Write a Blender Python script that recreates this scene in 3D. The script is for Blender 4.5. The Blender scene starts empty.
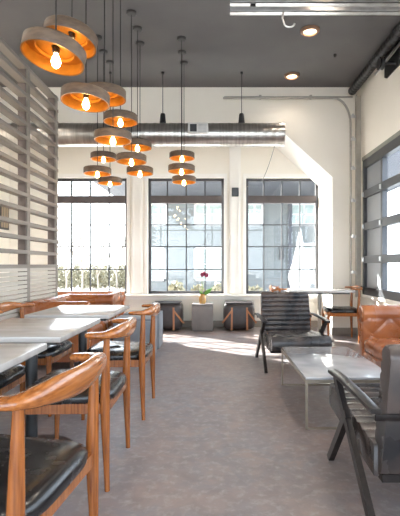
import bpy, bmesh, math, random
from mathutils import Vector, Matrix, noise
random.seed(7)
C = bpy.context.scene
COL = C.collection
PI = math.pi
H = 1.12      # eye height

# ------------------------------------------------------------------ mesh helpers
class MB:
    def __init__(s): s.bm = bmesh.new()
    def add(s, verts, faces):
        vs = [s.bm.verts.new(v) for v in verts]
        for f in faces:
            try: s.bm.faces.new([vs[i] for i in f])
            except ValueError: pass
        return s
    def box(s, x0, x1, y0, y1, z0, z1, M=None):
        p = [Vector((x, y, z)) for x in (x0, x1) for y in (y0, y1) for z in (z0, z1)]
        if M: p = [M @ q for q in p]
        return s.add(p, [(0,1,3,2),(4,6,7,5),(0,4,5,1),(2,3,7,6),(0,2,6,4),(1,5,7,3)])
    def rbox(s, x0, x1, y0, y1, z0, z1, r=.02, seg=3, M=None, puff=0):
        b = bmesh.new()
        bmesh.ops.create_cube(b, size=1)
        if puff:
            bmesh.ops.subdivide_edges(b, edges=b.edges[:], cuts=7, use_grid_fill=True)
        S = Vector((x1-x0, y1-y0, z1-z0)); c = Vector(((x0+x1)/2, (y0+y1)/2, (z0+z1)/2))
        if puff:
            r = min(r, min(S)/2*.98)
            for v in b.verts:
                q = Vector(v.co) * 2
                t = Vector((q.x*S.x/2, q.y*S.y/2, q.z*S.z/2))
                core = Vector([max(-S[i]/2+r, min(S[i]/2-r, t[i])) for i in range(3)])
                d = t - core
                if d.length > 1e-6: t = core + d.normalized()*min(r, max(abs(d[i]) for i in range(3)))
                t.z += (puff if q.z > 0 else -puff*.3)*(1-q.x**2)*(1-q.y**2)
                v.co = c + t
        else:
            for v in b.verts: v.co = c + Vector((v.co.x*S.x, v.co.y*S.y, v.co.z*S.z))
            bmesh.ops.bevel(b, geom=b.edges[:], offset=r, segments=seg, profile=.5, affect='EDGES')
        if M: bmesh.ops.transform(b, matrix=M, verts=b.verts[:])
        return s.merge(b)
    def merge(s, b):
        b.verts.index_update()
        s.add([v.co.copy() for v in b.verts], [[v.index for v in f.verts] for f in b.faces])
        b.free(); return s
    def sweep(s, pts, ws, hs, n=12, up=Vector((0,0,1)), e=1.0, closed=False):
        """ellipse/superellipse section: ws sideways half width, hs half height along up"""
        pts = [Vector(p) for p in pts]; N = len(pts)
        if not hasattr(ws, '__len__'): ws = [ws]*N
        if not hasattr(hs, '__len__'): hs = [hs]*N
        V = []; F = []
        for i, p in enumerate(pts):
            if closed: t = pts[(i+1) % N]-pts[i-1]
            else: t = pts[min(i+1, N-1)]-pts[max(i-1, 0)]
            t.normalize()
            u = up if abs(t.dot(up)) < .97 else Vector((1, 0, 0))
            side = t.cross(u).normalized(); uu = side.cross(t).normalized()
            for k in range(n):
                a = 2*PI*k/n
                ca, sa = math.cos(a), math.sin(a)
                if e != 1: ca = math.copysign(abs(ca)**e, ca); sa = math.copysign(abs(sa)**e, sa)
                V.append(p + side*ca*ws[i] + uu*sa*hs[i])
        R = N if closed else N-1
        for i in range(R):
            j = (i+1) % N
            for k in range(n):
                F.append((i*n+k, i*n+(k+1) % n, j*n+(k+1) % n, j*n+k))
        if not closed:
            F.append(tuple(range(n-1, -1, -1))); F.append(tuple(range((N-1)*n, N*n)))
        return s.add(V, F)
    def tube(s, pts, r, n=12, closed=False):
        return s.sweep(pts, r, r, n, closed=closed)
    def bar(s, p, q, w, h, up=Vector((0,0,1))):
        p = Vector(p); q = Vector(q); t = (q-p).normalized()
        u = up if abs(t.dot(up)) < .97 else Vector((1, 0, 0))
        a = t.cross(u).normalized()*w/2; b = a.cross(t).normalized()*h/2
        V = [p-a-b, p+a-b, p+a+b, p-a+b, q-a-b, q+a-b, q+a+b, q-a+b]
        return s.add(V, [(3,2,1,0),(4,5,6,7),(0,1,5,4),(1,2,6,5),(2,3,7,6),(3,0,4,7)])
    def lathe(s, prof, n=32, M=None, cap=True):
        V = []; F = []
        for r, z in prof:
            for k in range(n):
                a = 2*PI*k/n; V.append(Vector((r*math.cos(a), r*math.sin(a), z)))
        for i in range(len(prof)-1):
            for k in range(n):
                F.append((i*n+k, i*n+(k+1) % n, (i+1)*n+(k+1) % n, (i+1)*n+k))
        if cap:
            if prof[0][0] > 1e-5: F.append(tuple(range(n-1, -1, -1)))
            if prof[-1][0] > 1e-5: F.append(tuple(range((len(prof)-1)*n, len(prof)*n)))
        if M: V = [M @ v for v in V]
        return s.add(V, F)
    def grid(s, fn, nu, nv, flip=False):
        V = [Vector(fn(i/nu, j/nv)) for i in range(nu+1) for j in range(nv+1)]
        F = []
        for i in range(nu):
            for j in range(nv):
                q = (i*(nv+1)+j, (i+1)*(nv+1)+j, (i+1)*(nv+1)+j+1, i*(nv+1)+j+1)
                F.append(q[::-1] if flip else q)
        return s.add(V, F)
    def prism(s, poly, axis, a, b):
        def P(u, v, w):
            return {'x': (w, u, v), 'y': (u, w, v), 'z': (u, v, w)}[axis]
        n = len(poly)
        V = [P(u, v, a) for u, v in poly]+[P(u, v, b) for u, v in poly]
        F = [tuple(range(n))[::-1], tuple(range(n, 2*n))]+[(i, (i+1) % n, n+(i+1) % n, n+i) for i in range(n)]
        return s.add(V, F)
    def build(s, name, mat, parent=None, smooth=35, loc=None):
        bmesh.ops.remove_doubles(s.bm, verts=s.bm.verts[:], dist=1e-6)
        bmesh.ops.recalc_face_normals(s.bm, faces=s.bm.faces[:])
        me = bpy.data.meshes.new(name); s.bm.to_mesh(me); s.bm.free()
        me.materials.append(mat)
        if smooth:
            me.polygons.foreach_set('use_smooth', [True]*len(me.polygons))
            me.set_sharp_from_angle(angle=math.radians(smooth))
        o = bpy.data.objects.new(name, me); COL.objects.link(o)
        if parent: o.parent = parent
        if loc: o.location = loc
        return o

def empty(name, loc, rz=0):
    o = bpy.data.objects.new(name, None); COL.objects.link(o)
    o.location = loc; o.rotation_euler = (0, 0, rz); o.empty_display_size = .1
    return o
def tag(o, label, cat, group=None, kind=None):
    o['label'] = label; o['category'] = cat
    if group: o['group'] = group
    if kind: o['kind'] = kind
    return o
def structure(o):
    o['kind'] = 'structure'; return o
def copy_tree(o, parent=None):
    kids = list(o.children)
    c = o.copy(); COL.objects.link(c)
    if parent: c.parent = parent
    for k in kids: copy_tree(k, c)
    return c

# ------------------------------------------------------------------ materials
def mat(name, col, rough=.5, metal=0, col2=None, scale=5, stretch=(1,1,1), detail=4, lo=.35, hi=.65, bump=0, bscale=None,
        emit=None, estr=0, coat=0, spec=.5, col3=None, scale3=1.2, rvar=0):
    m = bpy.data.materials.new(name); m.use_nodes = True
    nt = m.node_tree; N = nt.nodes; L = nt.links
    b = N['Principled BSDF']
    b.inputs['Base Color'].default_value = (*col, 1)
    b.inputs['Roughness'].default_value = rough
    b.inputs['Metallic'].default_value = metal
    b.inputs['Coat Weight'].default_value = coat
    b.inputs['Specular IOR Level'].default_value = spec
    if emit:
        b.inputs['Emission Color'].default_value = (*emit, 1); b.inputs['Emission Strength'].default_value = estr
    if col2 or bump or rvar:
        tc = N.new('ShaderNodeTexCoord'); mp = N.new('ShaderNodeMapping'); mp.inputs['Scale'].default_value = stretch
        L.new(tc.outputs['Object'], mp.inputs['Vector'])
        no = N.new('ShaderNodeTexNoise'); no.inputs['Scale'].default_value = scale; no.inputs['Detail'].default_value = detail
        L.new(mp.outputs['Vector'], no.inputs['Vector'])
    if col2:
        mr = N.new('ShaderNodeMapRange'); mr.inputs['From Min'].default_value = lo; mr.inputs['From Max'].default_value = hi
        L.new(no.outputs['Fac'], mr.inputs['Value'])
        mx = N.new('ShaderNodeMix'); mx.data_type = 'RGBA'
        mx.inputs['A'].default_value = (*col, 1); mx.inputs['B'].default_value = (*col2, 1)
        L.new(mr.outputs['Result'], mx.inputs['Factor'])
        out = mx.outputs['Result']
        if col3:
            n3 = N.new('ShaderNodeTexNoise'); n3.inputs['Scale'].default_value = scale3; n3.inputs['Detail'].default_value = 3
            L.new(tc.outputs['Object'], n3.inputs['Vector'])
            m3 = N.new('ShaderNodeMapRange'); m3.inputs['From Min'].default_value = .42; m3.inputs['From Max'].default_value = .62
            L.new(n3.outputs['Fac'], m3.inputs['Value'])
            x3 = N.new('ShaderNodeMix'); x3.data_type = 'RGBA'; x3.inputs['B'].default_value = (*col3, 1)
            L.new(out, x3.inputs['A']); L.new(m3.outputs['Result'], x3.inputs['Factor']); out = x3.outputs['Result']
        L.new(out, b.inputs['Base Color'])
    if rvar:
        rr = N.new('ShaderNodeMapRange'); rr.inputs['From Min'].default_value = .3; rr.inputs['From Max'].default_value = .7
        rr.inputs['To Min'].default_value = rough-rvar; rr.inputs['To Max'].default_value = rough+rvar
        L.new(no.outputs['Fac'], rr.inputs['Value']); L.new(rr.outputs['Result'], b.inputs['Roughness'])
    if bump:
        nb = no
        if bscale:
            nb = N.new('ShaderNodeTexNoise'); nb.inputs['Scale'].default_value = bscale; nb.inputs['Detail'].default_value = 5
            L.new(mp.outputs['Vector'], nb.inputs['Vector'])
        bp = N.new('ShaderNodeBump'); bp.inputs['Strength'].default_value = bump; bp.inputs['Distance'].default_value = .01
        L.new(nb.outputs['Fac'], bp.inputs['Height']); L.new(bp.outputs['Normal'], b.inputs['Normal'])
    return m
def glass_mat(name, tint=(1,1,1), refl=.06, rough=0.0):
    m = bpy.data.materials.new(name); m.use_nodes = True
    nt = m.node_tree; N = nt.nodes; L = nt.links; N.clear()
    o = N.new('ShaderNodeOutputMaterial'); t = N.new('ShaderNodeBsdfTransparent'); g = N.new('ShaderNodeBsdfGlossy')
    t.inputs['Color'].default_value = (*tint, 1); g.inputs['Roughness'].default_value = rough
    lw = N.new('ShaderNodeLayerWeight'); lw.inputs['Blend'].default_value = .5
    pw = N.new('ShaderNodeMath'); pw.operation = 'POWER'; pw.inputs[1].default_value = 5
    f = N.new('ShaderNodeMath'); f.operation = 'MULTIPLY_ADD'; f.inputs[1].default_value = .7; f.inputs[2].default_value = .03
    L.new(lw.outputs['Facing'], pw.inputs[0]); L.new(pw.outputs[0], f.inputs[0])
    x = N.new('ShaderNodeMixShader')
    L.new(f.outputs[0], x.inputs['Fac']); L.new(t.outputs[0], x.inputs[1]); L.new(g.outputs[0], x.inputs[2])
    L.new(x.outputs[0], o.inputs['Surface'])
    return m

def floor_mat():
    m = bpy.data.materials.new('mottled_concrete'); m.use_nodes = True
    nt = m.node_tree; N = nt.nodes; L = nt.links; b = N['Principled BSDF']
    tc = N.new('ShaderNodeTexCoord')
    def noi(s, d, dist=0, rough=.55):
        n = N.new('ShaderNodeTexNoise'); n.inputs['Scale'].default_value = s; n.inputs['Detail'].default_value = d
        n.inputs['Distortion'].default_value = dist; n.inputs['Roughness'].default_value = rough
        L.new(tc.outputs['Object'], n.inputs['Vector']); return n.outputs['Fac']
    def ramp(v, lo, hi):
        r = N.new('ShaderNodeMapRange'); r.inputs['From Min'].default_value = lo; r.inputs['From Max'].default_value = hi
        L.new(v, r.inputs['Value']); return r.outputs['Result']
    def mix(f, a, c, mode='MIX'):
        x = N.new('ShaderNodeMix'); x.data_type = 'RGBA'; x.blend_type = mode
        L.new(f, x.inputs['Factor']) if not isinstance(f, float) else x.inputs['Factor'].__setattr__('default_value', f)
        for s, v in (('A', a), ('B', c)):
            if isinstance(v, tuple): x.inputs[s].default_value = (*v, 1)
            else: L.new(v, x.inputs[s])
        return x.outputs['Result']
    c = mix(ramp(noi(1.1, 3, .4), .38, .62), (.235, .188, .182), (.212, .208, .230))
    c = mix(ramp(noi(4.5, 8, .6, .7), .42, .66), c, (.29, .222, .20))
    c = mix(ramp(noi(8, 5, .3, .5), .45, .75), c, (.185, .16, .16))
    c = mix(ramp(noi(20, 5, .2, .6), .50, .80), c, (.34, .32, .315))
    L.new(c, b.inputs['Base Color'])
    r = N.new('ShaderNodeMapRange'); r.inputs['To Min'].default_value = .29; r.inputs['To Max'].default_value = .42
    L.new(noi(6, 6, .5), r.inputs['Value']); L.new(r.outputs['Result'], b.inputs['Roughness'])
    bp = N.new('ShaderNodeBump'); bp.inputs['Strength'].default_value = .05; bp.inputs['Distance'].default_value = .01
    L.new(noi(14, 2), bp.inputs['Height']); L.new(bp.outputs['Normal'], b.inputs['Normal'])
    return m

M_FLOOR = floor_mat()
M_WALL = mat('cream_plaster', (.83, .785, .70), .75, col2=(.87, .825, .745), scale=1.5, bump=.05, bscale=60)
M_WHITE = mat('white_trim_paint', (.84, .81, .76), .5, col2=(.88, .86, .82), scale=2)
M_WHITER = mat('lit_return_liner', (.92, .91, .88), .55, col2=(.94, .93, .90), scale=2)  # whiter than the wall, carries the lit look of the bay reveal
M_CEIL = mat('dark_grey_ceiling_paint', (.125, .12, .122), .8, col2=(.14, .135, .135), scale=2)
M_BASE = mat('taupe_baseboard', (.24, .21, .18), .55, col2=(.28, .245, .21), scale=4)
M_BRONZE = mat('dark_bronze_frame', (.06, .06, .065), .45, .3, col2=(.075, .072, .075), scale=6)
M_HEADER = mat('brown_header', (.075, .06, .058), .5, .1, col2=(.09, .07, .066), scale=6)
M_MUNTIN = mat('thin_dark_muntin', (.05, .052, .058), .5, .3, col2=(.06, .06, .065), scale=6)
M_GLASS = glass_mat('window_glass', (.96, .98, .98))
M_SCREEN = mat('shaded_greige_slat', (.21, .185, .16), .55, col2=(.26, .23, .20), scale=3, stretch=(1, .3, 4), bump=.05)  # slat tone darkened for the shade higher up the screen
M_BOARD = mat('lit_greige_board', (.46, .43, .375), .6, col2=(.52, .49, .43), scale=3, stretch=(1, .3, 4))  # paler copy of the slat tone, window light put into the colour
M_SCREENDARK = mat('shaded_post_side', (.10, .078, .07), .6, col2=(.13, .10, .09), scale=5)  # post side towards the viewer, its shade put into a darker brown
M_WOOD = mat('honey_oak', (.35, .113, .026), .26, col2=(.13, .034, .007), scale=11, stretch=(9, 9, .5), detail=5, lo=.36, hi=.78, bump=.04, coat=.35)
M_WOODR = mat('honey_oak_rail', (.39, .132, .031), .24, col2=(.14, .036, .008), scale=11, stretch=(7, .45, 10), detail=5, lo=.36, hi=.78, bump=.03, coat=.4)
M_BLACKL = mat('black_leather', (.008, .008, .009), .26, col2=(.014, .0125, .0125), scale=14, bump=.03, bscale=90, rvar=.03)
M_GREYL = mat('charcoal_leather', (.022, .022, .025), .27, col2=(.04, .037, .037), scale=6, bump=.05, bscale=80, col3=(.075, .058, .052), scale3=5, rvar=.06, spec=.32)
M_BLACKW = mat('ebonised_wood', (.010, .008, .008), .36, col2=(.02, .016, .015), scale=10, stretch=(4, 4, 1), bump=.08, spec=.3)
M_TAN = mat('cognac_leather', (.37, .128, .046), .27, col2=(.26, .08, .028), scale=5, bump=.12, bscale=70, coat=.15, rvar=.07)
M_TOP = mat('pale_laminate_top', (.38, .355, .335), .2, col2=(.48, .46, .44), scale=3, stretch=(1, 3, 1), detail=6)
M_EDGE = mat('grey_table_edge', (.26, .24, .23), .4, col2=(.32, .30, .28), scale=8)
M_STEEL = mat('dark_steel', (.05, .052, .055), .35, .7, col2=(.075, .075, .078), scale=6)
M_CHROME = mat('brushed_steel', (.52, .51, .50), .3, 1, col2=(.62, .61, .60), scale=10)
M_MARBLE = mat('grey_veined_marble', (.27, .267, .28), .1, col2=(.40, .395, .395), scale=3, detail=9, lo=.38, hi=.62, rvar=.04)
M_BRASS = mat('aged_brass_frame', (.30, .255, .20), .38, .8, col2=(.36, .31, .25), scale=8)
M_SHADE = mat('bronze_shade_outside', (.10, .066, .046), .5, .35, col2=(.145, .098, .066), scale=18, stretch=(1,1,3), bump=.15)
M_GOLD = mat('gold_leaf_inside', (.50, .215, .03), .36, .5, col2=(.38, .155, .02), scale=14, bump=.1)
M_BULB = mat('warm_filament_bulb', (1, .7, .35), .3, emit=(1, .66, .27), estr=14)
M_CORD = mat('black_cord', (.012, .012, .012), .6, col2=(.02, .02, .02), scale=30)
M_DUCT = mat('galvanised_duct', (.42, .40, .375), .28, .95, col2=(.56, .54, .51), scale=3, stretch=(14, 1, 1), detail=4)
M_GALV = mat('galvanised_track', (.56, .56, .56), .34, .9, col2=(.68, .68, .67), scale=12)
M_CONDUIT = mat('painted_conduit', (.36, .34, .30), .45, .5, col2=(.42, .395, .35), scale=12)
M_FLEX = mat('black_flex_duct', (.018, .018, .02), .35, .3, col2=(.04, .04, .042), scale=20, bump=.3)
M_DOOR = mat('grey_blue_door_frame', (.045, .047, .053), .4, .3, col2=(.056, .058, .064), scale=5)
M_FROST = mat('frosted_door_panel', (.20, .215, .235), .35, col2=(.24, .25, .27), scale=1.5)
M_LAMPON = mat('downlight_lens', (1, .8, .6), .4, emit=(1, .72, .46), estr=6)
M_RING = mat('downlight_ring', (.34, .20, .13), .45, .3, col2=(.40, .24, .16), scale=10)
M_CONC = mat('taupe_concrete_cube', (.16, .142, .134), .62, col2=(.20, .18, .17), scale=5, bump=.15, bscale=40)
M_CONCB = mat('blue_grey_block', (.16, .175, .20), .6, col2=(.20, .215, .235), scale=5, bump=.1, bscale=40)
M_BAG = mat('brown_black_leatherette', (.028, .024, .026), .4, col2=(.05, .042, .042), scale=7, bump=.15, bscale=70)
M_STRAP = mat('tan_wood_strap', (.46, .20, .085), .4, col2=(.36, .14, .055), scale=10, stretch=(4, 4, 1))
M_AMBER = mat('amber_vase_glaze', (.42, .21, .06), .15, col2=(.6, .36, .12), scale=16, coat=.5)
M_LEAF = mat('green_leaf', (.075, .20, .03), .4, col2=(.12, .28, .05), scale=10)
M_STEM = mat('green_stem', (.16, .22, .06), .5, col2=(.22, .25, .09), scale=12)
M_PETAL = mat('magenta_petal', (.22, .02, .06), .5, col2=(.32, .05, .11), scale=18)
M_BLACKP = mat('black_plastic', (.03, .03, .032), .4, col2=(.045, .045, .045), scale=10)
M_GRILLE = mat('white_register', (.72, .70, .66), .45, col2=(.76, .74, .70), scale=10)
# outside
M_GROUND = mat('pale_paving', (.46, .45, .43), .85, col2=(.52, .50, .48), scale=1.2)
M_ROAD = mat('asphalt_road', (.20, .22, .25), .85, col2=(.25, .27, .30), scale=2)
M_SIDING = mat('pale_grey_siding', (.115, .125, .127), .8, col2=(.135, .145, .147), scale=2, stretch=(1, 1, 6))
M_DARKCLAD = mat('dark_cladding', (.055, .058, .068), .7, col2=(.07, .072, .082), scale=2)
M_SHELLW = mat('white_window_paint', (.42, .43, .43), .6, col2=(.46, .46, .46), scale=4)
M_SHELLG = mat('pale_window_blind', (.20, .26, .25), .3, col2=(.27, .32, .30), scale=3)
M_BARK = mat('grey_bark', (.20, .17, .14), .9, col2=(.27, .235, .20), scale=10)
M_HEDGE = mat('olive_hedge_leaf', (.16, .145, .085), .7, col2=(.25, .225, .15), scale=6)
M_CANVAS = mat('white_canvas', (.5, .49, .47), .8, col2=(.54, .53, .51), scale=5)
M_ART = mat('striped_art_print', (.07, .055, .045), .6, col2=(.42, .33, .22), scale=5, stretch=(1, 8, .1), lo=.45, hi=.55)

# ------------------------------------------------------------------ camera
cam = bpy.data.cameras.new('camera'); co = bpy.data.objects.new('camera', cam); COL.objects.link(co)
co.location = (0, 0, H); co.rotation_euler = (PI/2, 0, 0)
cam.sensor_fit = 'HORIZONTAL'; cam.sensor_width = 36; cam.lens = 440/400*36
cam.shift_x = -16/400; cam.shift_y = 6.5/400
cam.clip_start = .05; cam.clip_end = 300
C.camera = co

# ------------------------------------------------------------------ the room
YF, YB = 7.0, 7.88          # face of the front wall, window wall at the back of the bay
XR, XL = 2.25, -3.7
YR = -3.0
ZC = 3.94
structure(MB().box(XL-.2, 2.5, YR-.2, YB+.2, -.12, 0).build('floor', M_FLOOR, smooth=0))
structure(MB().box(XL-.2, 2.5, YR-.2, YB+.2, ZC, ZC+.15).build('ceiling', M_CEIL, smooth=0))
# thick front wall with the chamfered bay opening
structure(MB().prism([(XL, 3.228), (1.066, 3.228), (1.86, 2.51), (1.86, 0), (2.25, 0), (2.25, ZC), (XL, ZC)], 'y', YF, YB).build('wall_front', M_WALL, smooth=0))
structure(MB().prism([(XL, 3.222), (1.063, 3.222), (1.854, 2.507), (1.854, 0), (1.8601, 0), (1.8601, 2.5101), (1.0661, 3.2281), (XL, 3.2281)], 'y', YF-.002, YB-.001).build('trim_6', M_WHITER, smooth=0))  # added thin liner, white colour stands in for window light on the reveal
# window wall
WX = [(-2.955, -1.594), (-1.218, .143), (.537, 1.862-.02)]
WZ = (.592, 2.67)
wb = MB()
xs = [XL]+[v for w in WX for v in w]+[2.25]
for i in range(0, len(xs), 2): wb.box(xs[i], xs[i+1], YB, YB+.2, 0, 3.5)
for a, b in WX:
    wb.box(a, b, YB, YB+.2, 0, WZ[0]); wb.box(a, b, YB, YB+.2, WZ[1], 3.5)
structure(wb.build('wall_back', M_WALL, smooth=0))
structure(MB().box(XL-.2, XL, YR, YB+.2, 0, ZC).build('wall_left', M_WALL, smooth=0))
# right wall: low wall, upper wall and pier
DY0, DY1 = -1.0, 6.66
DZ0, DZ1 = .64, 2.69
wr = MB().box(XR, XR+.2, YR, YB+.2, 0, DZ0).box(XR, XR+.2, YR, YB+.2, DZ1, ZC)
wr.box(XR, XR+.2, DY1, YB+.2, DZ0, DZ1).box(XR, XR+.2, YR, DY0, DZ0, DZ1)
structure(wr.build('wall_right', M_WALL, smooth=0))
# rear wall behind the viewer, unseen; shop-front opening widened for more daylight
wq = MB().box(XL, XR, YR-.2, YR, 0, .2).box(XL, XR, YR-.2, YR, 3.6, ZC).box(XL, XL+.2, YR-.2, YR, .2, 3.6).box(XR-.2, XR, YR-.2, YR, .2, 3.6)
structure(wq.build('wall_rear', M_WALL, smooth=0))
rw = structure(empty('window_4', (0, YR-.1, 0)))
f = MB()
for k in range(6):
    x = XL+.2+(XR-XL-.4)*k/5
    f.box(x-.03, x+.03, -.04, .04, .2, 3.6)
for z in (.23, 2.6, 3.57): f.box(XL+.2, XR-.2, -.035, .035, z-.03, z+.03)
f.build('window_frame', M_BRONZE, rw, smooth=0)
MB().box(XL+.2, XR-.2, -.004, .004, .2, 3.6).build('pane', M_GLASS, rw, smooth=0)

# windows
for n, (a, b) in enumerate(WX):
    w = structure(empty('window_%d' % (n+1), ((a+b)/2, YB, WZ[0])))
    hw = (b-a)/2; hh = WZ[1]-WZ[0]
    y0, y1 = .05, .12
    fr = MB()
    fr.box(-hw, -hw+.045, y0, y1, 0, hh).box(hw-.045, hw, y0, y1, 0, hh)
    fr.box(-hw, hw, y0, y1, 0, .05).box(-hw, hw, y0, y1, hh-.05, hh)
    fr.build('window_frame', M_BRONZE, w, smooth=0)
    MB().box(-hw+.045, hw-.045, y0-.015, y1, 1.635, 1.765).build('transom_bar', M_HEADER, w, smooth=0)
    mu = MB()
    for k in range(1, 4):
        x = -hw+2*hw*k/4
        mu.box(x-.009, x+.009, y0+.015, y1-.015, .05, 1.64); mu.box(x-.011, x+.011, y0+.015, y1-.015, 1.765, hh-.05)
    for y in (224.5, 246.5, 269.5):
        z = H+(264.5-y)*YB/440-WZ[0]
        mu.box(-hw+.045, hw-.045, y0+.015, y1-.015, z-.009, z+.009)
    mu.build('muntin', M_MUNTIN, w, smooth=0)
    MB().box(-hw+.03, hw-.03, .083, .089, .03, hh-.03).build('pane', M_GLASS, w, smooth=0)

# casings and pilasters
t = MB()
for a, b in WX:
    for x0, x1 in ((a-.055, a), (b, b+.055)):
        if x1 < 1.9: t.box(x0, min(x1, 1.858), YB-.035, YB, .56, WZ[1])
    t.box(a-.055, min(b+.055, 1.858), YB-.035, YB, WZ[1], WZ[1]+.07)
structure(t.build('trim_1', M_WHITE, smooth=0))
t = MB()
for c in ((-1.594-1.218)/2, (.143+.537)/2):
    t.box(c-.10, c+.10, YB-.05, YB, .6, 3.228)
    t.box(c-.075, c-.055, YB-.065, YB-.05, .7, 2.9); t.box(c+.055, c+.075, YB-.065, YB-.05, .7, 2.9)
structure(t.build('trim_2', M_WHITE, smooth=0))
structure(MB().rbox(XL, 1.86, YB-.15, YB, .555, .59, .006).box(XL, 1.86, YB-.07, YB, .50, .555).build('trim_3', M_WHITE))
structure(MB().box(XL, 1.86, YB-.02, YB, 0, .115).box(XL, 1.86, YB-.026, YB, .10, .115).build('baseboard_back', M_BASE, smooth=0))
structure(MB().box(1.84, 2.25, YF-.02, YF, 0, .115).build('baseboard_front', M_BASE, smooth=0))
structure(MB().box(XR-.02, XR, YR, YF-.02, 0, .115).build('baseboard_right', M_BASE, smooth=0))
structure(MB().rbox(XR-.05, XR+.02, DY0, DY1, DZ0-.01, DZ0+.03, .006).build('trim_4', M_WHITE))

# overhead sectional glazed door in the right wall
d = structure(empty('door_1', (XR, DY1, DZ0)))
pitch = .69; ncol = 11
fr = MB()
L = DY1-DY0
fr.box(-.03, .06, -.07, 0, 0, DZ1-DZ0)
fr.box(-.03, .06, -L, 0, DZ1-DZ0-.13, DZ1-DZ0)
fr.box(-.03, .06, -L, 0, .02, .14)
rows = [.14]+[H+(264.5-y)*6.66/440-DZ0 for y in (259.5, 227, 195)]+[DZ1-DZ0-.13]
for z in rows[1:-1]: fr.box(-.028, .05, -L, 0, z-.055, z+.055)
for k in range(1, ncol+1): fr.box(-.02, .05, -.07-pitch*k, -.07-pitch*k+.06, .03, DZ1-DZ0-.1)
fr.build('door_frame', M_DOOR, d, smooth=0)
MB().box(.01, .03, -pitch-.01, -.07, .1, DZ1-DZ0-.1).build('frosted_panel', M_FROST, d, smooth=0)
MB().box(.015, .022, -L, -pitch-.01, .1, DZ1-DZ0-.1).build('pane', M_GLASS, d, smooth=0)
for z in rows[1:-1]:
    for yy in (-.07-pitch+.03, -.035):
        h = MB(); h.rbox(-.038, -.028, yy-.015, yy+.015, z-.035, z+.035, .003)
        h.tube([(-.045, yy, z-.03), (-.045, yy, z+.03)], .009, 8)
        h.build('hinge', M_GALV, d)
# steel lintel over the door
structure(MB().box(XR-.035, XR, DY0, DY1+.02, DZ1-.005, DZ1+.05).build('trim_5', mat('olive_grey_lintel', (.22, .225, .19), .5, .4, col2=(.26, .26, .22), scale=6), smooth=0))

# door track and its torsion gear near the ceiling
tr = tag(empty('door_track', (XR, 6.78, 0)), 'grey vertical steel track beside the glazed overhead door, in the corner', 'door track')
m = MB(); m.box(-.10, -.015, 0, .012, .62, 3.72).box(-.10, -.09, -.05, .012, .62, 3.72)
m.build('track_rail', M_CONDUIT, tr, smooth=0)
for z in (1.0, 1.55, 2.1, 2.6, 3.05, 3.4):
    MB().box(-.17, -.10, -.01, .004, z-.02, z+.02).tube([(-.15, -.03, z-.02), (-.15, -.03, z+.03)], .018, 8).build('bracket', M_GALV, tr)
# torsion shaft / flex tube along the upper corner
pts = [Vector((XR-.02-.09, 6.86-.02, 3.80)) + Vector((0, -.10*i, .0)) for i in range(0, 40)]
fl = MB(); P = []; R = []
for i in range(150):
    y = 6.86-.021*i
    P.append((XR-.13, y, 3.82)); R.append(.058+.009*math.sin(i*PI/2*1.0+.5))
fl.tube(P, R, 14)
fx = fl.build('flexible_duct', M_FLEX, smooth=60)
tag(fx, 'black ribbed flexible tube running along the top of the right wall', 'flexible tube')
tb = tag(empty('spring_bracket', (XR, 5.85, 3.58)), 'dark steel mounting plate with pulley at the top of the right wall', 'bracket')
MB().prism([(0, .30), (.0, .02), (-.08, -.02), (-1.4, -.02), (-1.4, .30)], 'x', -.012, -.002).build('mounting_plate', M_STEEL, tb, smooth=0)
MB().lathe([(.02, -.03), (.075, -.03), (.075, -.02), (.05, 0), (.075, .02), (.075, .03), (.02, .03)], 20, Matrix.Translation((-.19, -.35, .05)) @ Matrix.Rotation(PI/2, 4, 'Y')).tube([(-.17, -.35, .05), (-.005, -.35, .05)], .015, 8).build('pulley', M_STEEL, tb)
MB().bar((-.17, -.1, .02), (-.02, -.55, .22), .02, .03).build('brace', M_GALV, tb, smooth=0)

# conduits on the front wall
c1 = MB()
zz = H+(264.5-98)*6.93/440
pth = [((223-216)*6.93/440, 6.93, zz)]
pth += [(1.85, 6.93, zz)]
for k in range(1, 9):
    a = PI/2*k/8; pth.append((1.85+.27*math.sin(a), 6.93, zz-.42*(1-math.cos(a))))
pth += [(2.12, 6.93, .72)]
c1.tube(pth, .016, 10)
tag(c1.build('conduit_pipe', M_CONDUIT), 'painted conduit bending down the right side of the cream wall', 'conduit')
c2 = MB().tube([(.13, 6.965, zz+.03), (2.16, 6.965, zz+.03)], .012, 10)
for x in (.7, 1.5): c2.rbox(x-.02, x+.02, 6.95, 6.998, zz-.0, zz+.06, .006)
tag(c2.build('conduit_pipe', M_CONDUIT), 'straight horizontal conduit high on the cream wall above the curved pipe', 'conduit')

# round duct
Y_D, Z_D, R_D = 6.45, 3.02, .166
dr = tag(empty('ventilation_duct', (-1.0, Y_D, Z_D)), 'round galvanised spiral duct hung across the room below the ceiling', 'duct')
P = []; R = []
x = -2.65
i = 0
while x < 1.985:
    P.append((x, 0, 0)); R.append(R_D+(.004 if i % 4 == 0 else 0)); x += .03; i += 1
MB().tube(P, R, 40).build('duct_pipe', M_DUCT, dr, smooth=50)
MB().tube([(1.93, 0, 0), (1.99, 0, 0)], R_D+.008, 40).build('end_cap', M_DUCT, dr, smooth=50)
x0 = (188-216)*6.28/440+1.0; x1 = (208-216)*6.28/440+1.0
g = MB(); g.rbox(x0, x1, -.20, -.13, -.035, .12, .006)
gr = g.build('air_register', M_GRILLE, dr)
s = MB(); s.box(x0+.03, x0+.125, -.206, -.2, -.01, .095)
s.build('register_opening', M_STEEL, gr, smooth=0)
s = MB()
for k in range(6): s.box(x0+.15, x1-.02, -.206, -.2, -.015+.02*k, -.005+.02*k)
s.build('register_grille', M_CHROME, gr, smooth=0)
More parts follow.
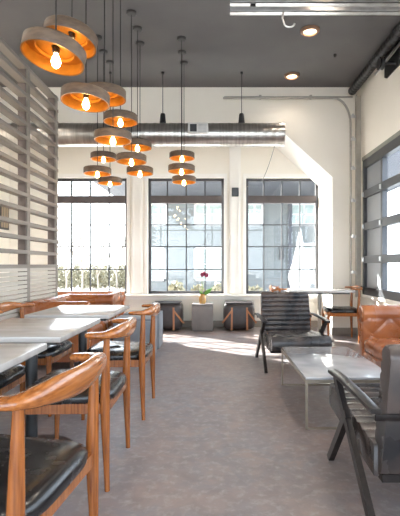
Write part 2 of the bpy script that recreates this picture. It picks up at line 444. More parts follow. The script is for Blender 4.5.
for xx in (-1.55+1.0, -2.0, .375+1.0, -.78+1.0):
    if xx == -2.0: continue
    hgr = MB().tube([(xx, 0, R_D-.01), (xx, 0, ZC-Z_D)], .005, 8)
    h = hgr.build('hanging_rod', M_STEEL, dr)
    MB().lathe([(.05, 0), (.046, .04), (.036, .14), (.03, .155), (0, .155)], 12, Matrix.Translation((xx, 0, R_D-.01))).build('rod_clamp', M_STEEL, h)
    MB().lathe([(.02, 0), (.02, .03)], 10, Matrix.Translation((xx, 0, ZC-Z_D-.03))).build('ceiling_anchor', M_STEEL, h)
wire = MB()
pa = Vector((.86, Y_D-.02, Z_D-.16)); pb = Vector(((262-216)*7.75/440, 7.84, H+(264.5-182)*7.84/440))
wire.tube([pa.lerp(pb, k/8)+Vector((0, 0, -.05*math.sin(PI*k/8))) for k in range(9)], .004, 6)
tag(wire.build('hanging_cable', M_STEEL), 'thin grey cable hanging from the round duct down to the window head', 'cable')

# black box on the pilaster
sp = tag(empty('wall_speaker', (.34, YB-.066, H+(264.5-193)*YB/440)), 'small black box fixed to the pilaster between two windows', 'speaker')
MB().rbox(-.06, .06, -.07, 0, -.075, .075, .008).build('cabinet', M_BLACKP, sp)
MB().box(-.045, .045, -.073, -.069, -.06, .06).build('speaker_grille', M_STEEL, sp, smooth=0)

# ceiling tracks top right
ct = tag(empty('ceiling_track', (0, 4.2, 3.555)), 'pair of horizontal galvanised door tracks hung below the ceiling', 'ceiling track')
for yy, zz2, xx in ((0, 0, .135), (.0, .085, .135)):
    m = MB(); m.box(xx, 2.2, yy-.005, yy+.06, zz2-.024, zz2-.018).box(xx, 2.2, yy-.005, yy, zz2-.024, zz2+.024).box(xx, 2.2, yy+.055, yy+.06, zz2-.024, zz2+.02)
    m.rbox(xx, 2.2, yy-.012, yy-.004, zz2-.018, zz2-.002, .003)
    m.build('rail', M_GALV, ct)
for bx in (.33, 2.0): MB().box(bx, bx+.05, .01, .05, -.01, .41).build('drop_bracket', M_STEEL, ct, smooth=0)
hk = MB(); Pp = [((278-216)*4.2/440+.06*0, 4.19, 3.49)]
hx = (285-216)*4.2/440; hz = H+(264.5-24)*4.2/440
pp = [(hx-.015, 4.19, 3.53), (hx-.028, 4.19, hz+.05)]
for k in range(9):
    a = PI+PI*k/8; pp.append((hx+.04+.05*math.cos(a), 4.19, hz+.0+.035*math.sin(a)))
hk.tube(pp, .009, 8)
tag(hk.build('cable_hook', M_GALV), 'white J-shaped hook dangling from the ceiling track', 'hook')

# downlights: two in view, the rest added out of view to fill the room
def downlight(x, y, e=24):
    r = empty('downlight', (x, y, ZC))
    MB().lathe([(.072, .0), (.115, -.002), (.115, -.018), (.10, -.034), (.078, -.034), (.072, -.012)], 32, cap=False).build('trim_ring', M_RING, r)
    MB().lathe([(.0, -.012), (.074, -.013), (.074, -.008), (0, -.008)], 32, cap=False).build('lens', M_LAMPON, r)
    ld = bpy.data.lights.new('downlight_glow', 'SPOT'); ld.energy = e; ld.color = (1, .90, .78); ld.spot_size = 2.3; ld.spot_blend = .6; ld.shadow_soft_size = .1
    lo = bpy.data.objects.new('downlight_glow', ld); COL.objects.link(lo); lo.parent = r; lo.location = (0, 0, -.045)
    return r
labs = ['round recessed ceiling downlight nearest the back windows', 'round recessed ceiling downlight just beyond the galvanised door tracks']
for i, (x, y) in enumerate([(1.13, 6.55), (1.13, 5.29), (1.13, 3.6), (1.13, 1.9), (1.13, .2), (-2.9, 4.8), (-2.9, 3.2), (-2.9, 1.6), (-1.9, .4), (-.4, -1.2)]):
    dl = downlight(x, y, 5 if i < 2 else (95 if x < -2 else 24))
    tag(dl, labs[i] if i < 2 else 'added ceiling fill light out of view', 'ceiling light', 'ceiling downlights')
spk = MB().lathe([(0, 0), (.018, 0), (.018, -.03), (.006, -.045), (0, -.045)], 12)
tag(spk.build('sprinkler_head', M_STEEL, loc=((335-216)*5.9/440, 5.9, ZC)), 'tiny dark sprinkler head on the ceiling right of the downlights', 'sprinkler')

# ------------------------------------------------------------------ slatted screen
XS = -2.10
sc = tag(empty('slatted_screen', (XS, 5.8, 0)), 'tall greige horizontal slat partition on the left behind the sofas', 'room divider')
y_end = -5.1
for yy in (0, -.86, -1.72, -2.58, -3.44, -4.3):
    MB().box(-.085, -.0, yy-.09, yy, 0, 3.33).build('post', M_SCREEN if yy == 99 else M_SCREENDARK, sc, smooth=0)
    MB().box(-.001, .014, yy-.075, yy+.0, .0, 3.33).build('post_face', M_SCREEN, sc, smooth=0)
z = 1.10; k = 0
while z < 3.34:
    MB().box(-.075, .018, y_end, .012, z-.020, z+.020).build('slat', M_SCREEN, sc, smooth=0)
    z += .157; k += 1
lb = MB(); z = 1.065
while z > .05:
    lb.box(-.03, .013, y_end, .005, z-.019, z+.019); z -= .047
lb.build('lower_boards', M_BOARD, sc, smooth=0)
art = tag(empty('picture_frame', (XL, (XL/(-213/440)), 1.95)), 'small dark striped picture on the far wall seen through the slats', 'picture')
MB().box(0, .03, -.16, .16, -.22, .22).build('frame', M_BLACKP, art, smooth=0)
MB().box(.03, .034, -.13, .13, -.19, .19).build('print', M_ART, art, smooth=0)

# ------------------------------------------------------------------ elbow chair  (local +x = front)
def elbow_chair():
    r = empty('elbow_chair', (0, 0, 0))
    # seat frame
    m = MB()
    m.bar((-.19, -.245, .405), (.225, -.255, .405), .024, .05).bar((-.19, .245, .405), (.225, .255, .405), .024, .05)
    m.bar((-.19, -.245, .405), (-.19, .245, .405), .024, .05).bar((.225, -.245, .405), (.225, .245, .405), .024, .05)
    m.build('seat_frame', M_WOOD, r)
    # cushion: rounded trapezoid dome
    V = MB(); nu, nv = 24, 20
    def outline(a):
        c, s = math.cos(a), math.sin(a); e = .42
        x = math.copysign(abs(c)**e, c); y = math.copysign(abs(s)**e, s)
        w = .262+.022*x
        return x*.235+.02, y*w
    rings = [(1.0, .428), (1.015, .440), (1.015, .456), (.985, .470), (.90, .478), (.7, .484), (.4, .482), (.1, .480)]
    vs = []; fs = []
    n = 48
    for s, z in rings:
        for k2 in range(n):
            x, y = outline(2*PI*k2/n); vs.append((.02+(x-.02)*s, y*s, z - (.012*(x/.25)**2*-1 if s < .95 else 0)))
    for i in range(len(rings)-1):
        for k2 in range(n): fs.append((i*n+k2, i*n+(k2+1) % n, (i+1)*n+(k2+1) % n, (i+1)*n+k2))
    fs.append(tuple(range(n-1, -1, -1))); fs.append(tuple(range((len(rings)-1)*n, len(rings)*n)))
    V.add(vs, fs).build('seat', M_BLACKL, r, smooth=50)
    # legs
    for sy in (-1, 1):
        P = []; R = []
        for t2 in [i/10 for i in range(11)]:
            zz3 = t2*.76
            P.append((-.19-.012*(1-min(1, zz3/.42))-.010*max(0, (zz3-.42)/.35), sy*(.258-.0*t2), zz3))
            R.append(.013+.011*math.sin(PI*min(1, zz3/.85))**.8 if zz3 > .42 else .013+.0105*(zz3/.42)**.8)
        R = [max(.012, .0125+.0115*math.exp(-((p[2]-.43)/.26)**2)) for p in P]
        MB().tube(P, R, 14).build('leg', M_WOOD, r)
        P = [(.225+.01*(1-i/6), sy*.255, .445*i/6) for i in range(7)]
        MB().tube(P, [.012+.010*(i/6) for i in range(7)], 14).build('leg', M_WOOD, r)
    # curved arm and crest rail
    K = [(-.10, .274, .772), (-.145, .278, .772), (-.195, .268, .772), (-.23, .225, .775), (-.25, .15, .775), (-.261, .07, .772), (-.263, 0, .77)]
    K = K + [(a, -b, c) for a, b, c in K[-2::-1]]
    WS = [.022, .032, .033, .028, .022, .018, .017]; HS = [.012, .015, .018, .027, .037, .042, .043]
    WS = WS+WS[-2::-1]; HS = HS+HS[-2::-1]
    def cr(A, t3):
        n2 = len(A)-1; f2 = t3*n2; i2 = min(int(f2), n2-1); u = f2-i2
        p = [A[max(0, min(n2, i2+d2))] for d2 in (-1, 0, 1, 2)]
        h = lambda a, b, c, d2: .5*((2*b)+(-a+c)*u+(2*a-5*b+4*c-d2)*u*u+(-a+3*b-3*c+d2)*u**3)
        if isinstance(p[0], (tuple, list)): return tuple(h(*[q[j] for q in p]) for j in range(3))
        return h(*p)
    T = [i/48 for i in range(49)]
    ws = [cr(WS, t3) for t3 in T]; hs = [cr(HS, t3) for t3 in T]
    ws[0] *= .7; ws[-1] *= .7; hs[0] *= .7; hs[-1] *= .7
    MB().sweep([cr(K, t3) for t3 in T], ws, hs, 16, e=.8).build('back_rail', M_WOODR, r, smooth=60)
    return r

chair0 = elbow_chair()
used = [False]
def put_chair(x, y, rz, label, group='elbow chairs around the dining tables'):
    o = chair0 if not used[0] else copy_tree(chair0)
    used[0] = True
    o.location = (x, y, 0); o.rotation_euler = (0, 0, rz)
    return tag(o, label, 'chair', group)
# right-hand row, facing the tables (local +x -> world -x)
put_chair(-.675, 1.395, PI-.10, 'honey oak elbow chair with black seat, biggest and nearest in the bottom corner')
put_chair(-.74, 2.435, PI, 'honey oak elbow chair with black seat at the aisle side of the middle table')
put_chair(-.725, 3.43, PI, 'oak elbow chair at the aisle side of the farthest table, before the grey blocks')
# left-hand row along the sofa side
put_chair(-1.46, 3.50, 0, 'oak elbow chair tucked behind the farthest table on the sofa side')
put_chair(-1.45, 2.58, 0, 'oak elbow chair on the sofa side of the middle table, mostly under it')
put_chair(-1.47, 1.55, 0, 'oak elbow chair on the sofa side of the nearest table')

# dining tables
def dining_table():
    r = empty('dining_table', (0, 0, 0))
    MB().rbox(-.31, .31, -.39, .39, .722, .752, .004, 2).build('tabletop', M_TOP, r)
    MB().box(-.27, .27, -.33, .33, .70, .722).build('under_frame', M_STEEL, r, smooth=0)
    MB().tube([(0, 0, .03), (0, 0, .705)], .034, 20).build('column', M_STEEL, r)
    MB().lathe([(.0, 0), (.25, 0), (.25, .008), (.24, .014), (.08, .026), (.04, .035), (0, .035)], 40, cap=False).build('base', M_STEEL, r)
    return r
dt = dining_table()
spots = [(-1.10, 1.67, 'nearest pale-topped pedestal table, its corner only at the left edge'),
         (-1.10, 2.625, 'middle pale-topped pedestal dining table in the left-hand row'),
         (-1.09, 3.60, 'farthest white-topped pedestal table in the left-hand row, before the tan sofa')]
for i, (x, y, l) in enumerate(spots):
    o = dt if i == 0 else copy_tree(dt)
    o.location = (x, y, 0); tag(o, l, 'table', 'pedestal tables in the left-hand row')

# bistro corner at the back right
def square_table(x, y):
    r = tag(empty('bistro_table', (x, y, 0)), 'white-topped pedestal table in the back right corner behind the armchair', 'table')
    MB().rbox(-.46, .46, -.31, .31, .722, .752, .004, 2).build('tabletop', M_TOP, r)
    MB().box(-.40, .40, -.26, .26, .70, .722).build('under_frame', M_STEEL, r, smooth=0)
    MB().tube([(0.03, 0, .03), (.03, 0, .705)], .028, 20).build('column', M_CONDUIT, r)
    MB().lathe([(.0, 0), (.21, 0), (.21, .008), (.20, .014), (.08, .026), (.04, .035), (0, .035)], 40, Matrix.Translation((.03, 0, 0)), cap=False).build('base', M_STEEL, r)
square_table(1.50, 6.50)
put_chair(1.86, 6.52, PI-.10, 'oak elbow chair with black seat beside the glazed door in the back corner', 'elbow chairs at the corner table')
put_chair(1.08, 6.46, .06, 'oak elbow chair mostly hidden behind the charcoal armchair, its rail just showing', 'elbow chairs at the corner table')

# ------------------------------------------------------------------ channelled lounge chair (local +x = front)
def lounge_chair():
    r = empty('lounge_chair', (0, 0, 0))
    W = .298
    # seat cushion with channels across
    prof = []
    xa, xb = -.26, .555; nch = 10
    NS = nch*8
    top = []
    for i in range(NS+1):
        t2 = i/NS; x = xa+(xb-xa)*t2
        z = .335+.055*t2+.014*abs(math.sin(PI*nch*t2))**.55
        if t2 > .94: z -= .022*((t2-.94)/.06)**2
        top.append((x, z))
    bot = [(xb+.010, .350), (xb+.014, .31), (xb+.010, .272), (xb-.006, .256), (-.26, .205)]
    poly = top+bot
    def body(mb, y0, y1, ins=.012):
        n2 = len(poly); ys = [(y0, -ins), (y0+ins, 0), (y1-ins, 0), (y1, -ins)]
        cx = sum(p[0] for p in poly)/n2; cz = .30
        V = []; F = []
        for y, ii in ys:
            s2 = 1+ii*3
            for px_, pz_ in poly: V.append((cx+(px_-cx)*(1+ii*.8), y, cz+(pz_-cz)*s2*1.0 if ii else pz_))
        for a in range(3):
            for k2 in range(n2): F.append((a*n2+k2, a*n2+(k2+1) % n2, (a+1)*n2+(k2+1) % n2, (a+1)*n2+k2))
        F.append(tuple(range(n2-1, -1, -1))); F.append(tuple(range(3*n2, 4*n2)))
        mb.add(V, F)
    m = MB(); body(m, -W, W); m.build('seat', M_GREYL, r, smooth=50)
    # backrest: reclined slab with channels on the inner face
    tilt = math.radians(13)
    Mx = Matrix.Translation((-.245, 0, .235)) @ Matrix.Rotation(-tilt, 4, 'Y')
    hgt = .548; nch = 10
    pr = []
    NS = nch*8
    for i in range(NS+1):
        t2 = i/NS; pr.append((.045+.013*abs(math.sin(PI*nch*t2))**.55, t2*hgt))
    pr += [(.03, hgt+.016), (.0, hgt+.022), (-.03, hgt+.012), (-.05, hgt-.02), (-.055, .02), (-.03, -.015), (.03, -.01)]
    n2 = len(pr); V = []; F = []
    for y, s2 in ((-.282, .94), (-.268, 1), (.268, 1), (.282, .94)):
        for a, b in pr: V.append(Mx @ Vector((a*s2, y, .28+(b-.28)*(1 if s2 == 1 else .98))))
    for a in range(3):
        for k2 in range(n2): F.append((a*n2+k2, a*n2+(k2+1) % n2, (a+1)*n2+(k2+1) % n2, (a+1)*n2+k2))
    F.append(tuple(range(n2-1, -1, -1))); F.append(tuple(range(3*n2, 4*n2)))
    bk = MB().add(V, F).build('backrest', M_GREYL, r, smooth=50)
    s3 = MB(); s3.rbox(-.064, -.052, -.332, .332, .268, .298, .003, 2, M=Mx)
    s3.build('rear_band', M_BLACKW, bk)
    fr = MB(); fr.box(-.30, .36, -W+.02, W-.02, .20, .232); fr.build('seat_rail', M_BLACKW, r, smooth=0)
    for sy in (-1, 1):
        y = sy*.333
        MB().bar((.385, y, 0), (.02, y, .385), .03, .042).build('leg', M_BLACKW, r, smooth=0)
        MB().bar((-.41, y+sy*.001, 0), (.245, y, .515), .028, .046).build('leg', M_BLACKW, r, smooth=0)
        a = MB(); a.sweep([(-.385, y, .527), (-.2, y, .532), (.1, y, .53), (.28, y, .522), (.33, y, .517)], [.022, .024, .028, .03, .027], [.011]*5, 12, e=.5)
        a.build('armrest', M_BLACKW, r, smooth=45)
    return r
lc = lounge_chair()
lc.location = (.835, 4.93, 0); lc.rotation_euler = (0, 0, -PI/2+.035)
tag(lc, 'charcoal channelled leather lounge chair facing the camera beyond the marble coffee table', 'armchair', 'channelled lounge chairs')
l2 = copy_tree(lc)
l2.location = (.985, 2.15, 0); l2.rotation_euler = (0, 0, PI/2-.02)
tag(l2, 'charcoal channelled leather lounge chair seen from behind in the bottom right corner', 'armchair', 'channelled lounge chairs')

# ------------------------------------------------------------------ coffee table
ctb = tag(empty('coffee_table', (.915, 3.535, 0)), 'low marble-topped coffee table with thin brass loop legs between the armchairs', 'coffee table')
MB().rbox(-.308, .308, -.555, .555, .338, .356, .004, 2).build('marble_top', M_MARBLE, ctb)
MB().box(-.31, .31, -.558, .558, .318, .338).build('top_frame', M_BRASS, ctb, smooth=0)
for yy in (-.545, .545):
    m = MB(); s = .008
    m.box(-.308, -.292, yy-s, yy+s, 0, .318).box(.292, .308, yy-s, yy+s, 0, .318).box(-.308, .308, yy-s, yy+s, 0, .014)
    m.build('leg_loop', M_BRASS, ctb, smooth=0)

# ------------------------------------------------------------------ tufted sofas (local: front = +x, width along y)
def tuft(u, v, w, h, sx=.165, sy=.17, A=.024):
    a = u*w/sx; b = v*h/sy
    p = abs(math.sin(PI*(a+b)/2+PI/4)); q = abs(math.sin(PI*(a-b)/2+PI/4))
    return A*(p*q)**.33
def sofa(name, loc, rz, width, depth, hb, label, rolls=True, sh=.43):
    r = tag(empty(name, loc, rz), label, 'sofa')
    hw = width/2; xf = depth/2; xb = -depth/2; rr = .085
    MB().rbox(xb+.04, xf-.02, -hw+.05, hw-.05, .09, .30, .02).build('base', M_TAN, r)
    ncu = 2 if width > 1.3 else 1
    iw = width-.34
    for k2 in range(ncu):
        y0 = -iw/2+iw*k2/ncu; y1 = y0+iw/ncu
        MB().rbox(xb+.22, xf, y0+.004, y1-.004, .285, sh, .05, M=None, puff=.018).build('seat_cushion', M_TAN, r, smooth=60)
    # back with roll
    def back_shape(mb, length, M, thick=.15):
        # local: inner face toward +X at x=thick/2, runs along Y
        zt = hb-rr
        def fn(u, v):
            # v along the profile: bottom inner -> up -> over roll -> down outer
            y = (u-.5)*length
            Linner = zt-.28
            if v < .5:
                t2 = v/.5; z = .28+Linner*t2
                dpt = tuft(u, t2, length, Linner)*min(1, 4*t2)*min(1, 4*(1-t2)+.25)*min(1, 12*u, 12*(1-u))
                return M @ Vector((thick/2-.03+dpt+.02*t2, y, z))
            t2 = (v-.5)/.5
            if t2 < .75:
                a = -PI*.12+ (PI*1.35)*(t2/.75)
                c = Vector((0, y, zt)); gl = 1+.03*abs(math.sin(u*length/.17*PI))**.5
                return M @ (c+Vector((math.cos(a)*rr*gl, 0, math.sin(a)*rr*gl)))
            t3 = (t2-.75)/.25
            return M @ Vector((-.055, y, (zt-.06)*(1-t3)+.09*t3))
        mb.grid(fn, int(length/.011), 90)
        Ln = zt-.28
        na = int(length/.165)+2; nb2 = 6
        for ia in range(-2*na, 2*na+1):
            for ib in range(-1, 2*nb2):
                # creases cross where both sines vanish
                A_ = 2*ia-.5; B_ = 2*ib-.5
                aa = (A_+B_)/2; bb = (A_-B_)/2
                u = aa*.165/length; v2 = bb*.17/Ln
                if .06 < u < .94 and .14 < v2 < .97:
                    mb.lathe([(0, .004), (.008, .002), (.012, -.003)], 10, M @ Matrix.Translation((thick/2-.022+.02*v2, (u-.5)*length, .28+Ln*v2)) @ Matrix.Rotation(PI/2, 4, 'Y'), cap=False)
        for sgn in (-1, 1):     # end caps: scroll discs and stem
            y = sgn*length/2
            mb.lathe([(0, 0), (rr*.35, .006), (rr*.7, .012), (rr*.97, .004), (rr, 0), (rr, -.03)], 28,
                     M @ Matrix.Translation((0, y, zt)) @ Matrix.Rotation(-sgn*PI/2, 4, 'X'), cap=False)
            mb.rbox(-.052, .052, y-.03 if sgn > 0 else y-.004, y+.004 if sgn > 0 else y+.03, .09, zt-.03, .015, 2, M=M)
    b = MB(); back_shape(b, width-.02, Matrix.Translation((xb+.09, 0, 0))); b.build('backrest', M_TAN, r, smooth=60)
    for sgn in (-1, 1):
        Ma = Matrix.Translation((.03, sgn*(hw-.09), 0)) @ Matrix.Rotation(-sgn*PI/2, 4, 'Z')
        a = MB(); back_shape(a, depth-.10, Ma); a.build('armrest', M_TAN, r, smooth=60)
    for sx_ in (xb+.1, xf-.1):
        for sy_ in (-hw+.1, hw-.1):
            MB().lathe([(0, 0), (.018, 0), (.026, .06), (.03, .095), (0, .095)], 14, Matrix.Translation((sx_, sy_, 0)), cap=False).build('foot', M_BLACKW, r)
    return r
sofa('leather_sofa', (1.80, 3.50, 0), PI, 1.72, .82, .725, 'cognac tufted leather sofa beside the coffee table under the glazed door')
sofa('leather_sofa', (-1.70, 5.27, 0), 0, 1.34, .72, .725, 'cognac tufted sofa set along the foot of the slatted screen')
sofa('leather_sofa', (-2.29, 6.60, 0), -PI/2, 1.72, .76, .70, 'cognac tufted sofa under the left window, facing into the room')

# ------------------------------------------------------------------ blocks, cube, poufs, flower
def block(name, x0, x1, y0, y1, h, m, label, group):
    r = tag(empty(name, ((x0+x1)/2, (y0+y1)/2, 0)), label, 'side table', group)
    w = (x1-x0)/2; d2 = (y1-y0)/2
    MB().rbox(-w, w, -d2, d2, .012, h-.03, .006, 2).build('body', m, r)
    MB().rbox(-w, w, -d2, d2, h-.027, h, .006, 2).build('top', m, r)
    MB().box(-w+.02, w-.02, -d2+.02, d2-.02, 0, .03).build('plinth', M_BLACKP, r, smooth=0)
block('side_table', -1.22, -.75, 5.22, 5.62, .475, M_CONCB, 'blue-grey block side table behind the farthest aisle chair, the nearer one', 'blue-grey blocks')
block('side_table', -1.22, -.745, 5.78, 6.18, .475, M_CONCB, 'blue-grey block side table, the farther one next to the black pouf', 'blue-grey blocks')
block('plant_stand', -.405, -.05, 7.36, 7.68, .455, M_CONC, 'taupe concrete cube under the window carrying the potted flower', None)

def pouf(x, y, label):
    r = tag(empty('leather_pouf', (x, y, 0)), label, 'pouf', 'strapped poufs under the windows')
    MB().rbox(-.265, .265, -.22, .22, .02, .47, .09, puff=.012).build('body', M_BAG, r, smooth=60)
    MB().rbox(-.235, .235, -.19, .19, .462, .478, .007, 2).build('lid', M_BAG, r)
    for sx_ in (-1, 1):
        MB().bar((sx_*.125, -.228, .40), (sx_*.13, -.232, .02), .03, .014, up=Vector((0, 1, 0))).build('strap', M_STRAP, r, smooth=0)
        MB().bar((sx_*.13, -.234, .35), (sx_*.285, -.20, .14), .026, .012, up=Vector((0, 1, 0))).bar((sx_*.282, -.20, .15), (sx_*.282, .1, .10), .012, .03).build('side_strap', M_STRAP, r, smooth=0)
    return r
pouf((239.5-216)*7.35/440, 7.58, 'dark leather pouf with tan straps under the right window, left of the armchair')
pouf((166-216)*7.35/440, 7.58, 'dark leather pouf with tan straps beside the blue-grey blocks')

fx_, fy_ = (202.5-216)*7.5/440, 7.5
vz = tag(empty('flower_vase', (fx_, fy_, .455)), 'amber glazed vase holding a dark pink flower and leaf on the cube', 'vase')
MB().lathe([(0, 0), (.045, 0), (.058, .03), (.062, .08), (.052, .13), (.042, .15), (.048, .165), (.040, .165), (.036, .145), (0, .14)], 24, cap=False).build('pot', M_AMBER, vz)
fl = tag(empty('pink_flower', (fx_, fy_, .60)), 'dark pink flower with thin stems and one large green leaf in the vase', 'flower')
MB().tube([(0, 0, -.0), (-.01, 0, .15), (-.005, 0, .32), (0, .0, .34)], .005, 8).tube([(0, 0, 0), (.01, 0, .15), (.045, 0, .30), (.07, 0, .335)], .004, 8).build('stem', M_STEM, fl)
def leaf(mb, p, q, w, bend):
    p = Vector(p); q = Vector(q); n3 = 10
    side = (q-p).cross(Vector((0, 1, 0))).normalized()
    def fn(u, v):
        c = p.lerp(q, u)+Vector((0, -bend*math.sin(PI*u), 0))
        return c+side*w*math.sin(PI*u**.8)*(v-.5)*2+Vector((0, .02*abs(v-.5), 0))
    mb.grid(fn, n3, 6)
lf = MB(); leaf(lf, (.0, 0, -.01), (.17, -.03, .12), .035, .03); leaf(lf, (0, 0, -.01), (-.05, -.02, .09), .02, .02)
lfo = lf.build('leaf', M_LEAF, fl, smooth=60); md = lfo.modifiers.new('thickness', 'SOLIDIFY'); md.thickness = .002
pb_ = MB()
for cx, cz in ((-.005, .345), (.07, .335), (.03, .36)):
    for k2 in range(6):
        a = 2*PI*k2/6
        pb_.lathe([(0, -.022), (.014, -.008), (.017, .005), (.010, .018), (0, .022)], 10, Matrix.Translation((cx+.022*math.cos(a), -.012+.006*(k2 % 2), cz+.022*math.sin(a))), cap=False)
    pb_.lathe([(0, -.015), (.014, 0), (0, .015)], 10, Matrix.Translation((cx, -.02, cz)), cap=False)
pb_.build('blossom', M_PETAL, fl, smooth=60)

# ------------------------------------------------------------------ pendants
def pendant(x, y, z, label, tilt=(0, 0)):
    r = tag(empty('pendant_lamp', (x, y, ZC)), label, 'pendant lamp', 'bronze ring pendants')
    drop = ZC-z
    MB().lathe([(0, 0), (.058, 0), (.058, -.018), (.05, -.026), (.012, -.03), (0, -.03)], 28, cap=False).build('ceiling_rose', M_BLACKP, r)
    MB().tube([(0, 0, -.02), (0, 0, -drop+.06)], .0042, 8).build('cord', M_CORD, r)
    R1 = .165; zt = -drop+.040; zb = -drop-.034
    outer = MB()
    outer.lathe([(R1, zb), (R1+.002, zb+.004), (R1+.002, zt-.006), (R1-.004, zt), (0.022, zt+.004)], 56, cap=False)
    Mt = Matrix.Translation((0, 0, -drop+.05)) @ Matrix.Rotation(tilt[0], 4, 'X') @ Matrix.Rotation(tilt[1], 4, 'Y') @ Matrix.Translation((0, 0, drop-.05))
    outer.bm.transform(Mt)
    outer.build('shade', M_SHADE, r, smooth=40)
    inner = MB()
    inner.lathe([(R1+.0015, zb-.001), (R1-.007, zb), (R1-.007, zt-.010), (.022, zt-.006)], 56, cap=False)
    inner.lathe([(.105, zt-.013), (.108, zt-.028), (.101, zt-.028), (.098, zt-.013)], 48, cap=False)
    inner.bm.transform(Mt)
    inner.build('gold_lining', M_GOLD, r, smooth=40)
    MB().lathe([(.0, zt+.03), (.016, zt+.028), (.019, zt), (.019, zt-.035), (.014, zt-.04), (0, zt-.04)], 18, cap=False).build('lamp_holder', M_BLACKP, r)
    zl = zt-.036
    MB().lathe([(0, zl), (.010, zl), (.013, zl-.012), (.023, zl-.034), (.026, zl-.052), (.020, zl-.072), (.008, zl-.083), (0, zl-.084)], 18, cap=False).build('bulb', M_BULB, r)
    return r
PX = [
 (56, 2.40, 2.27, 'largest bronze ring pendant, nearest of all, hanging low at upper left'),
 (72, 2.80, 2.555, 'bronze ring pendant partly behind and above the largest nearest one'),
 (86, 3.10, 2.29, 'bronze ring pendant below the nearest pair, in front of another ring'),
 (104.5, 3.48, 2.46, 'bronze ring pendant half hidden behind the third nearest ring'),
 (120.5, 4.38, 2.57, 'upper bronze ring pendant above the middle of the cluster'),
 (113, 4.02, 2.285, 'wide bronze ring pendant overlapping the duct in mid cluster'),
 (137.5, 5.25, 2.545, 'bronze ring pendant on the right side of the middle column, topmost there'),
 (103.5, 5.82, 2.545, 'small bronze ring pendant, top one of the far left trio'),
 (131.5, 4.92, 2.30, 'bronze ring pendant, middle one of the column over the left window edge'),
 (97.5, 5.45, 2.275, 'small bronze ring pendant, leftmost of the far left trio'),
 (140, 5.60, 2.31, 'small bronze ring pendant, lowest of the column by the pilaster'),
 (110, 6.12, 2.28, 'farthest small bronze ring pendant, lowest of the far left trio'),
 (182, 5.84, 2.56, 'top ring of the separate trio hung before the middle window'),
 (181.5, 5.48, 2.31, 'middle ring of the separate trio hung before the middle window'),
 (184, 6.14, 2.30, 'bottom ring of the separate trio hung before the middle window'),
]
for i, (px, y, z, l) in enumerate(PX): pendant((px-216)*y/440, y, z, l, (math.radians((-7, -8, -3)[i]), math.radians((9, 9, 3)[i])) if i < 3 else (0, 0))

# ------------------------------------------------------------------ outside
gnd = MB().box(-60, 60, YB+.2, 90, -.30, -.15).box(2.5, 60, -60, YB+.2, -.30, -.15).box(-60, 2.5, -60, YR-.2, -.30, -.15)
structure(gnd.build('ground', M_GROUND, smooth=0))
structure(MB().box(10, 16, -60, 90, -.15, -.14).build('road', M_ROAD, smooth=0))
bl = tag(empty('neighbouring_building', (4, 16, -.15)), 'pale grey building with white windows and dark overhanging upper floor outside', 'building')
MB().box(-7.0, 1.6, 0, 8, 0, 3.75).build('ground_floor_wall', M_SIDING, bl, smooth=0)
MB().box(-7.7, 1.9, -3.4, 9, 3.75, 6.0).build('upper_floor', M_DARKCLAD, bl, smooth=0)
MB().tube([(-.0-1.32, -.06, 0), (-1.32, -.06, 3.75)], .08, 10).build('downpipe', M_DARKCLAD, bl)
MB().box(2.3-4, 2.45-4, -.14, 0, 1.45, 1.95).build('wall_lantern', M_BLACKP, bl, smooth=0)
for px0, px1, ya, yb in ((150, 166, 247, 281), (194, 223, 247, 281), (150, 168, 203, 226), (194, 223, 203, 226), (246, 263, 203, 226), (290, 318, 203, 226), (296, 330, 243, 284)):
    xa = (px0-216)*16/440-4; xb2 = (px1-216)*16/440-4; za = H+(264.5-yb)*16/440+.15; zb2 = H+(264.5-ya)*16/440+.15
    w = MB(); w.box(xa, xb2, -.06, .0, za, za+.08).box(xa, xb2, -.06, 0, zb2-.08, zb2).box(xa, xa+.07, -.06, 0, za, zb2).box(xb2-.07, xb2, -.06, 0, za, zb2)
    w.box((xa+xb2)/2-.03, (xa+xb2)/2+.03, -.05, 0, za, zb2).box(xa, xb2, -.05, 0, (za+zb2)/2-.03, (za+zb2)/2+.03)
    w = w.build('window', M_SHELLW, bl, smooth=0)
    MB().box(xa+.05, xb2-.05, -.02, -.005, za+.05, zb2-.05).build('pane', M_SHELLG, w, smooth=0)
# closed white patio umbrella
um = tag(empty('patio_umbrella', ((300-216)*11.5/440, 11.5, -.15)), 'closed white patio umbrella standing outside the right window', 'umbrella')
MB().tube([(0, 0, 0), (0, 0, 2.2)], .025, 10).build('pole', M_SHELLW, um)
cv = MB(); n = 32; prof = [(.03, 2.12), (.09, 1.75), (.17, 1.35), (.28, .95), (.20, .60), (.12, .35), (.09, .30)]
V = []; F = []
for rr_, z in prof:
    for k in range(n):
        a = 2*PI*k/n; q = rr_*(1+.13*math.cos(8*a)); V.append((q*math.cos(a), q*math.sin(a), z))
for i in range(len(prof)-1):
    for k in range(n): F.append((i*n+k, i*n+(k+1) % n, (i+1)*n+(k+1) % n, (i+1)*n+k))
F.append(tuple(range(n-1, -1, -1))); F.append(tuple(range((len(prof)-1)*n, len(prof)*n)))
cv.add(V, F).build('canopy', M_CANVAS, um, smooth=60)
MB().lathe([(0, 0), (.28, 0), (.28, .06), (.05, .1), (0, .1)], 24, cap=False).build('base', M_SIDING, um)

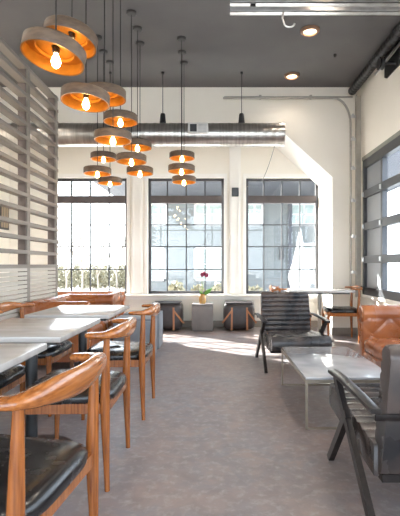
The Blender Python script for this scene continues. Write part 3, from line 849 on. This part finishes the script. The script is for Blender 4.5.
def shrub(x, y, w, h, label, seed, n=420):
    rnd = random.Random(seed)
    m = MB()
    for _ in range(n):
        while True:
            p = Vector((rnd.uniform(-1, 1), rnd.uniform(-1, 1), rnd.uniform(0, 1)))
            if p.x**2+p.y**2+p.z**2 < 1: break
        c = Vector((p.x*w, p.y*w*.6, .05+p.z*h)); s = .05+.05*rnd.random()
        a = Vector((rnd.gauss(0, 1), rnd.gauss(0, 1), rnd.gauss(0, 1))).normalized(); b = a.orthogonal().normalized()
        m.add([c-a*s, c+b*s*.5, c+a*s, c-b*s*.5], [(0, 1, 2, 3)])
    r = tag(empty('shrub', (x, y, -.15)), label, 'shrub', 'shrubs outside the windows')
    m.build('foliage', M_HEDGE, r, smooth=0)
    s = MB()
    for k in range(5):
        a = 2*PI*k/5; s.tube([(0, 0, 0), (w*.4*math.cos(a), w*.25*math.sin(a), h*.7)], .012, 6)
    s.build('stem', M_BARK, r)
shrub((176-216)*13/440, 13, .33, .75, 'rounded olive shrub outside the middle window, left of the flower', 1)
shrub((198-216)*13.4/440, 13.4, .3, .62, 'low olive shrub outside the middle window, directly behind the flower', 2)
shrub((217-216)*12.8/440, 12.8, .26, .7, 'olive shrub outside the middle window at its right side', 3)
shrub((255-216)*13.2/440, 13.2, .5, .6, 'olive shrub outside the right window, behind the armchair', 4)

def tree(x, y, h, label, seed):
    rnd = random.Random(seed)
    r = tag(empty('bare_tree', (x, y, -.15)), label, 'tree', 'bare trees outside the left window')
    tk = MB(); br = MB()
    def grow(mb, p, d, l, rad, lev):
        q = p+d*l; mid = p.lerp(q, .5)+Vector((rnd.uniform(-1, 1), rnd.uniform(-1, 1), 0))*l*.05
        mb.tube([p, mid, q], [rad, rad*.85, rad*.7], 5)
        if lev == 0: return
        for _ in range(3 if lev > 1 else 4):
            nd = (d+Vector((rnd.uniform(-.7, .7), rnd.uniform(-.7, .7), rnd.uniform(-.1, .5)))).normalized()
            grow(br, p.lerp(q, rnd.uniform(.55, 1)), nd, l*rnd.uniform(.55, .8), rad*.6, lev-1)
    grow(tk, Vector((0, 0, 0)), Vector((rnd.uniform(-.1, .1), 0, 1)).normalized(), h*.33, h*.012, 4)
    tk.build('trunk', M_BARK, r); br.build('branches', M_BARK, r)
for i, (px, y, h, l) in enumerate([(66, 17, 3.6, 'bare pale tree outside the left window, next to the slatted screen'),
        (82, 21, 4.6, 'bare pale tree outside the left window, left of its middle'),
        (98, 18, 3.4, 'bare pale tree outside the left window, right of its middle'),
        (117, 22, 4.4, 'bare pale tree outside the left window, close to the pilaster')]):
    tree((px-216)*y/440, y, h, l, 11+i)
for i, (px, y) in enumerate([(62, 23), (77, 26), (93, 23), (108, 26), (124, 23)]):
    shrub((px-216)*y/440, y, .74, 1.25, 'olive hedge bush far outside the left window, %s' % ['beside the slatted screen', 'between the screen and centre', 'in the middle', 'right of the middle', 'beside the pilaster'][i], 30+i, 1500)

# ------------------------------------------------------------------ light
w = bpy.data.worlds.new('world'); C.world = w; w.use_nodes = True
nt = w.node_tree; bg = nt.nodes['Background']
sky = nt.nodes.new('ShaderNodeTexSky'); sky.sky_type = 'NISHITA'; sky.sun_disc = False
sky.sun_elevation = math.radians(28); sky.air_density = 1; sky.dust_density = 3; sky.sun_rotation = math.radians(-51)
mx = nt.nodes.new('ShaderNodeMix'); mx.data_type = 'RGBA'; mx.inputs['Factor'].default_value = .75
mx.inputs['B'].default_value = (.88, .96, 1.08, 1)
ms = nt.nodes.new('ShaderNodeMix'); ms.data_type = 'RGBA'; ms.blend_type = 'MULTIPLY'; ms.inputs['Factor'].default_value = 1
ms.inputs['B'].default_value = (.12, .12, .12, 1)
nt.links.new(sky.outputs['Color'], ms.inputs['A'])
nt.links.new(ms.outputs['Result'], mx.inputs['A'])
nt.links.new(mx.outputs['Result'], bg.inputs['Color'])
bg.inputs['Strength'].default_value = 2.9
sl = bpy.data.lights.new('sun', 'SUN'); so = bpy.data.objects.new('sun', sl); COL.objects.link(so)
sl.energy = 14; sl.color = (1, .96, .90); sl.angle = math.radians(.6)
so.rotation_euler = Vector((.85, -.68, -.59)).to_track_quat('-Z', 'Y').to_euler()
so.location = (-6, 14, 6)

vs = C.view_settings
vs.view_transform = 'Standard'; vs.look = 'None'; vs.gamma = 1; vs.use_curve_mapping = False; vs.exposure = 1.82
C.cycles.max_bounces = 10; C.cycles.diffuse_bounces = 6; C.cycles.transparent_max_bounces = 16
C.cycles.sample_clamp_indirect = 8; C.cycles.use_denoising = True
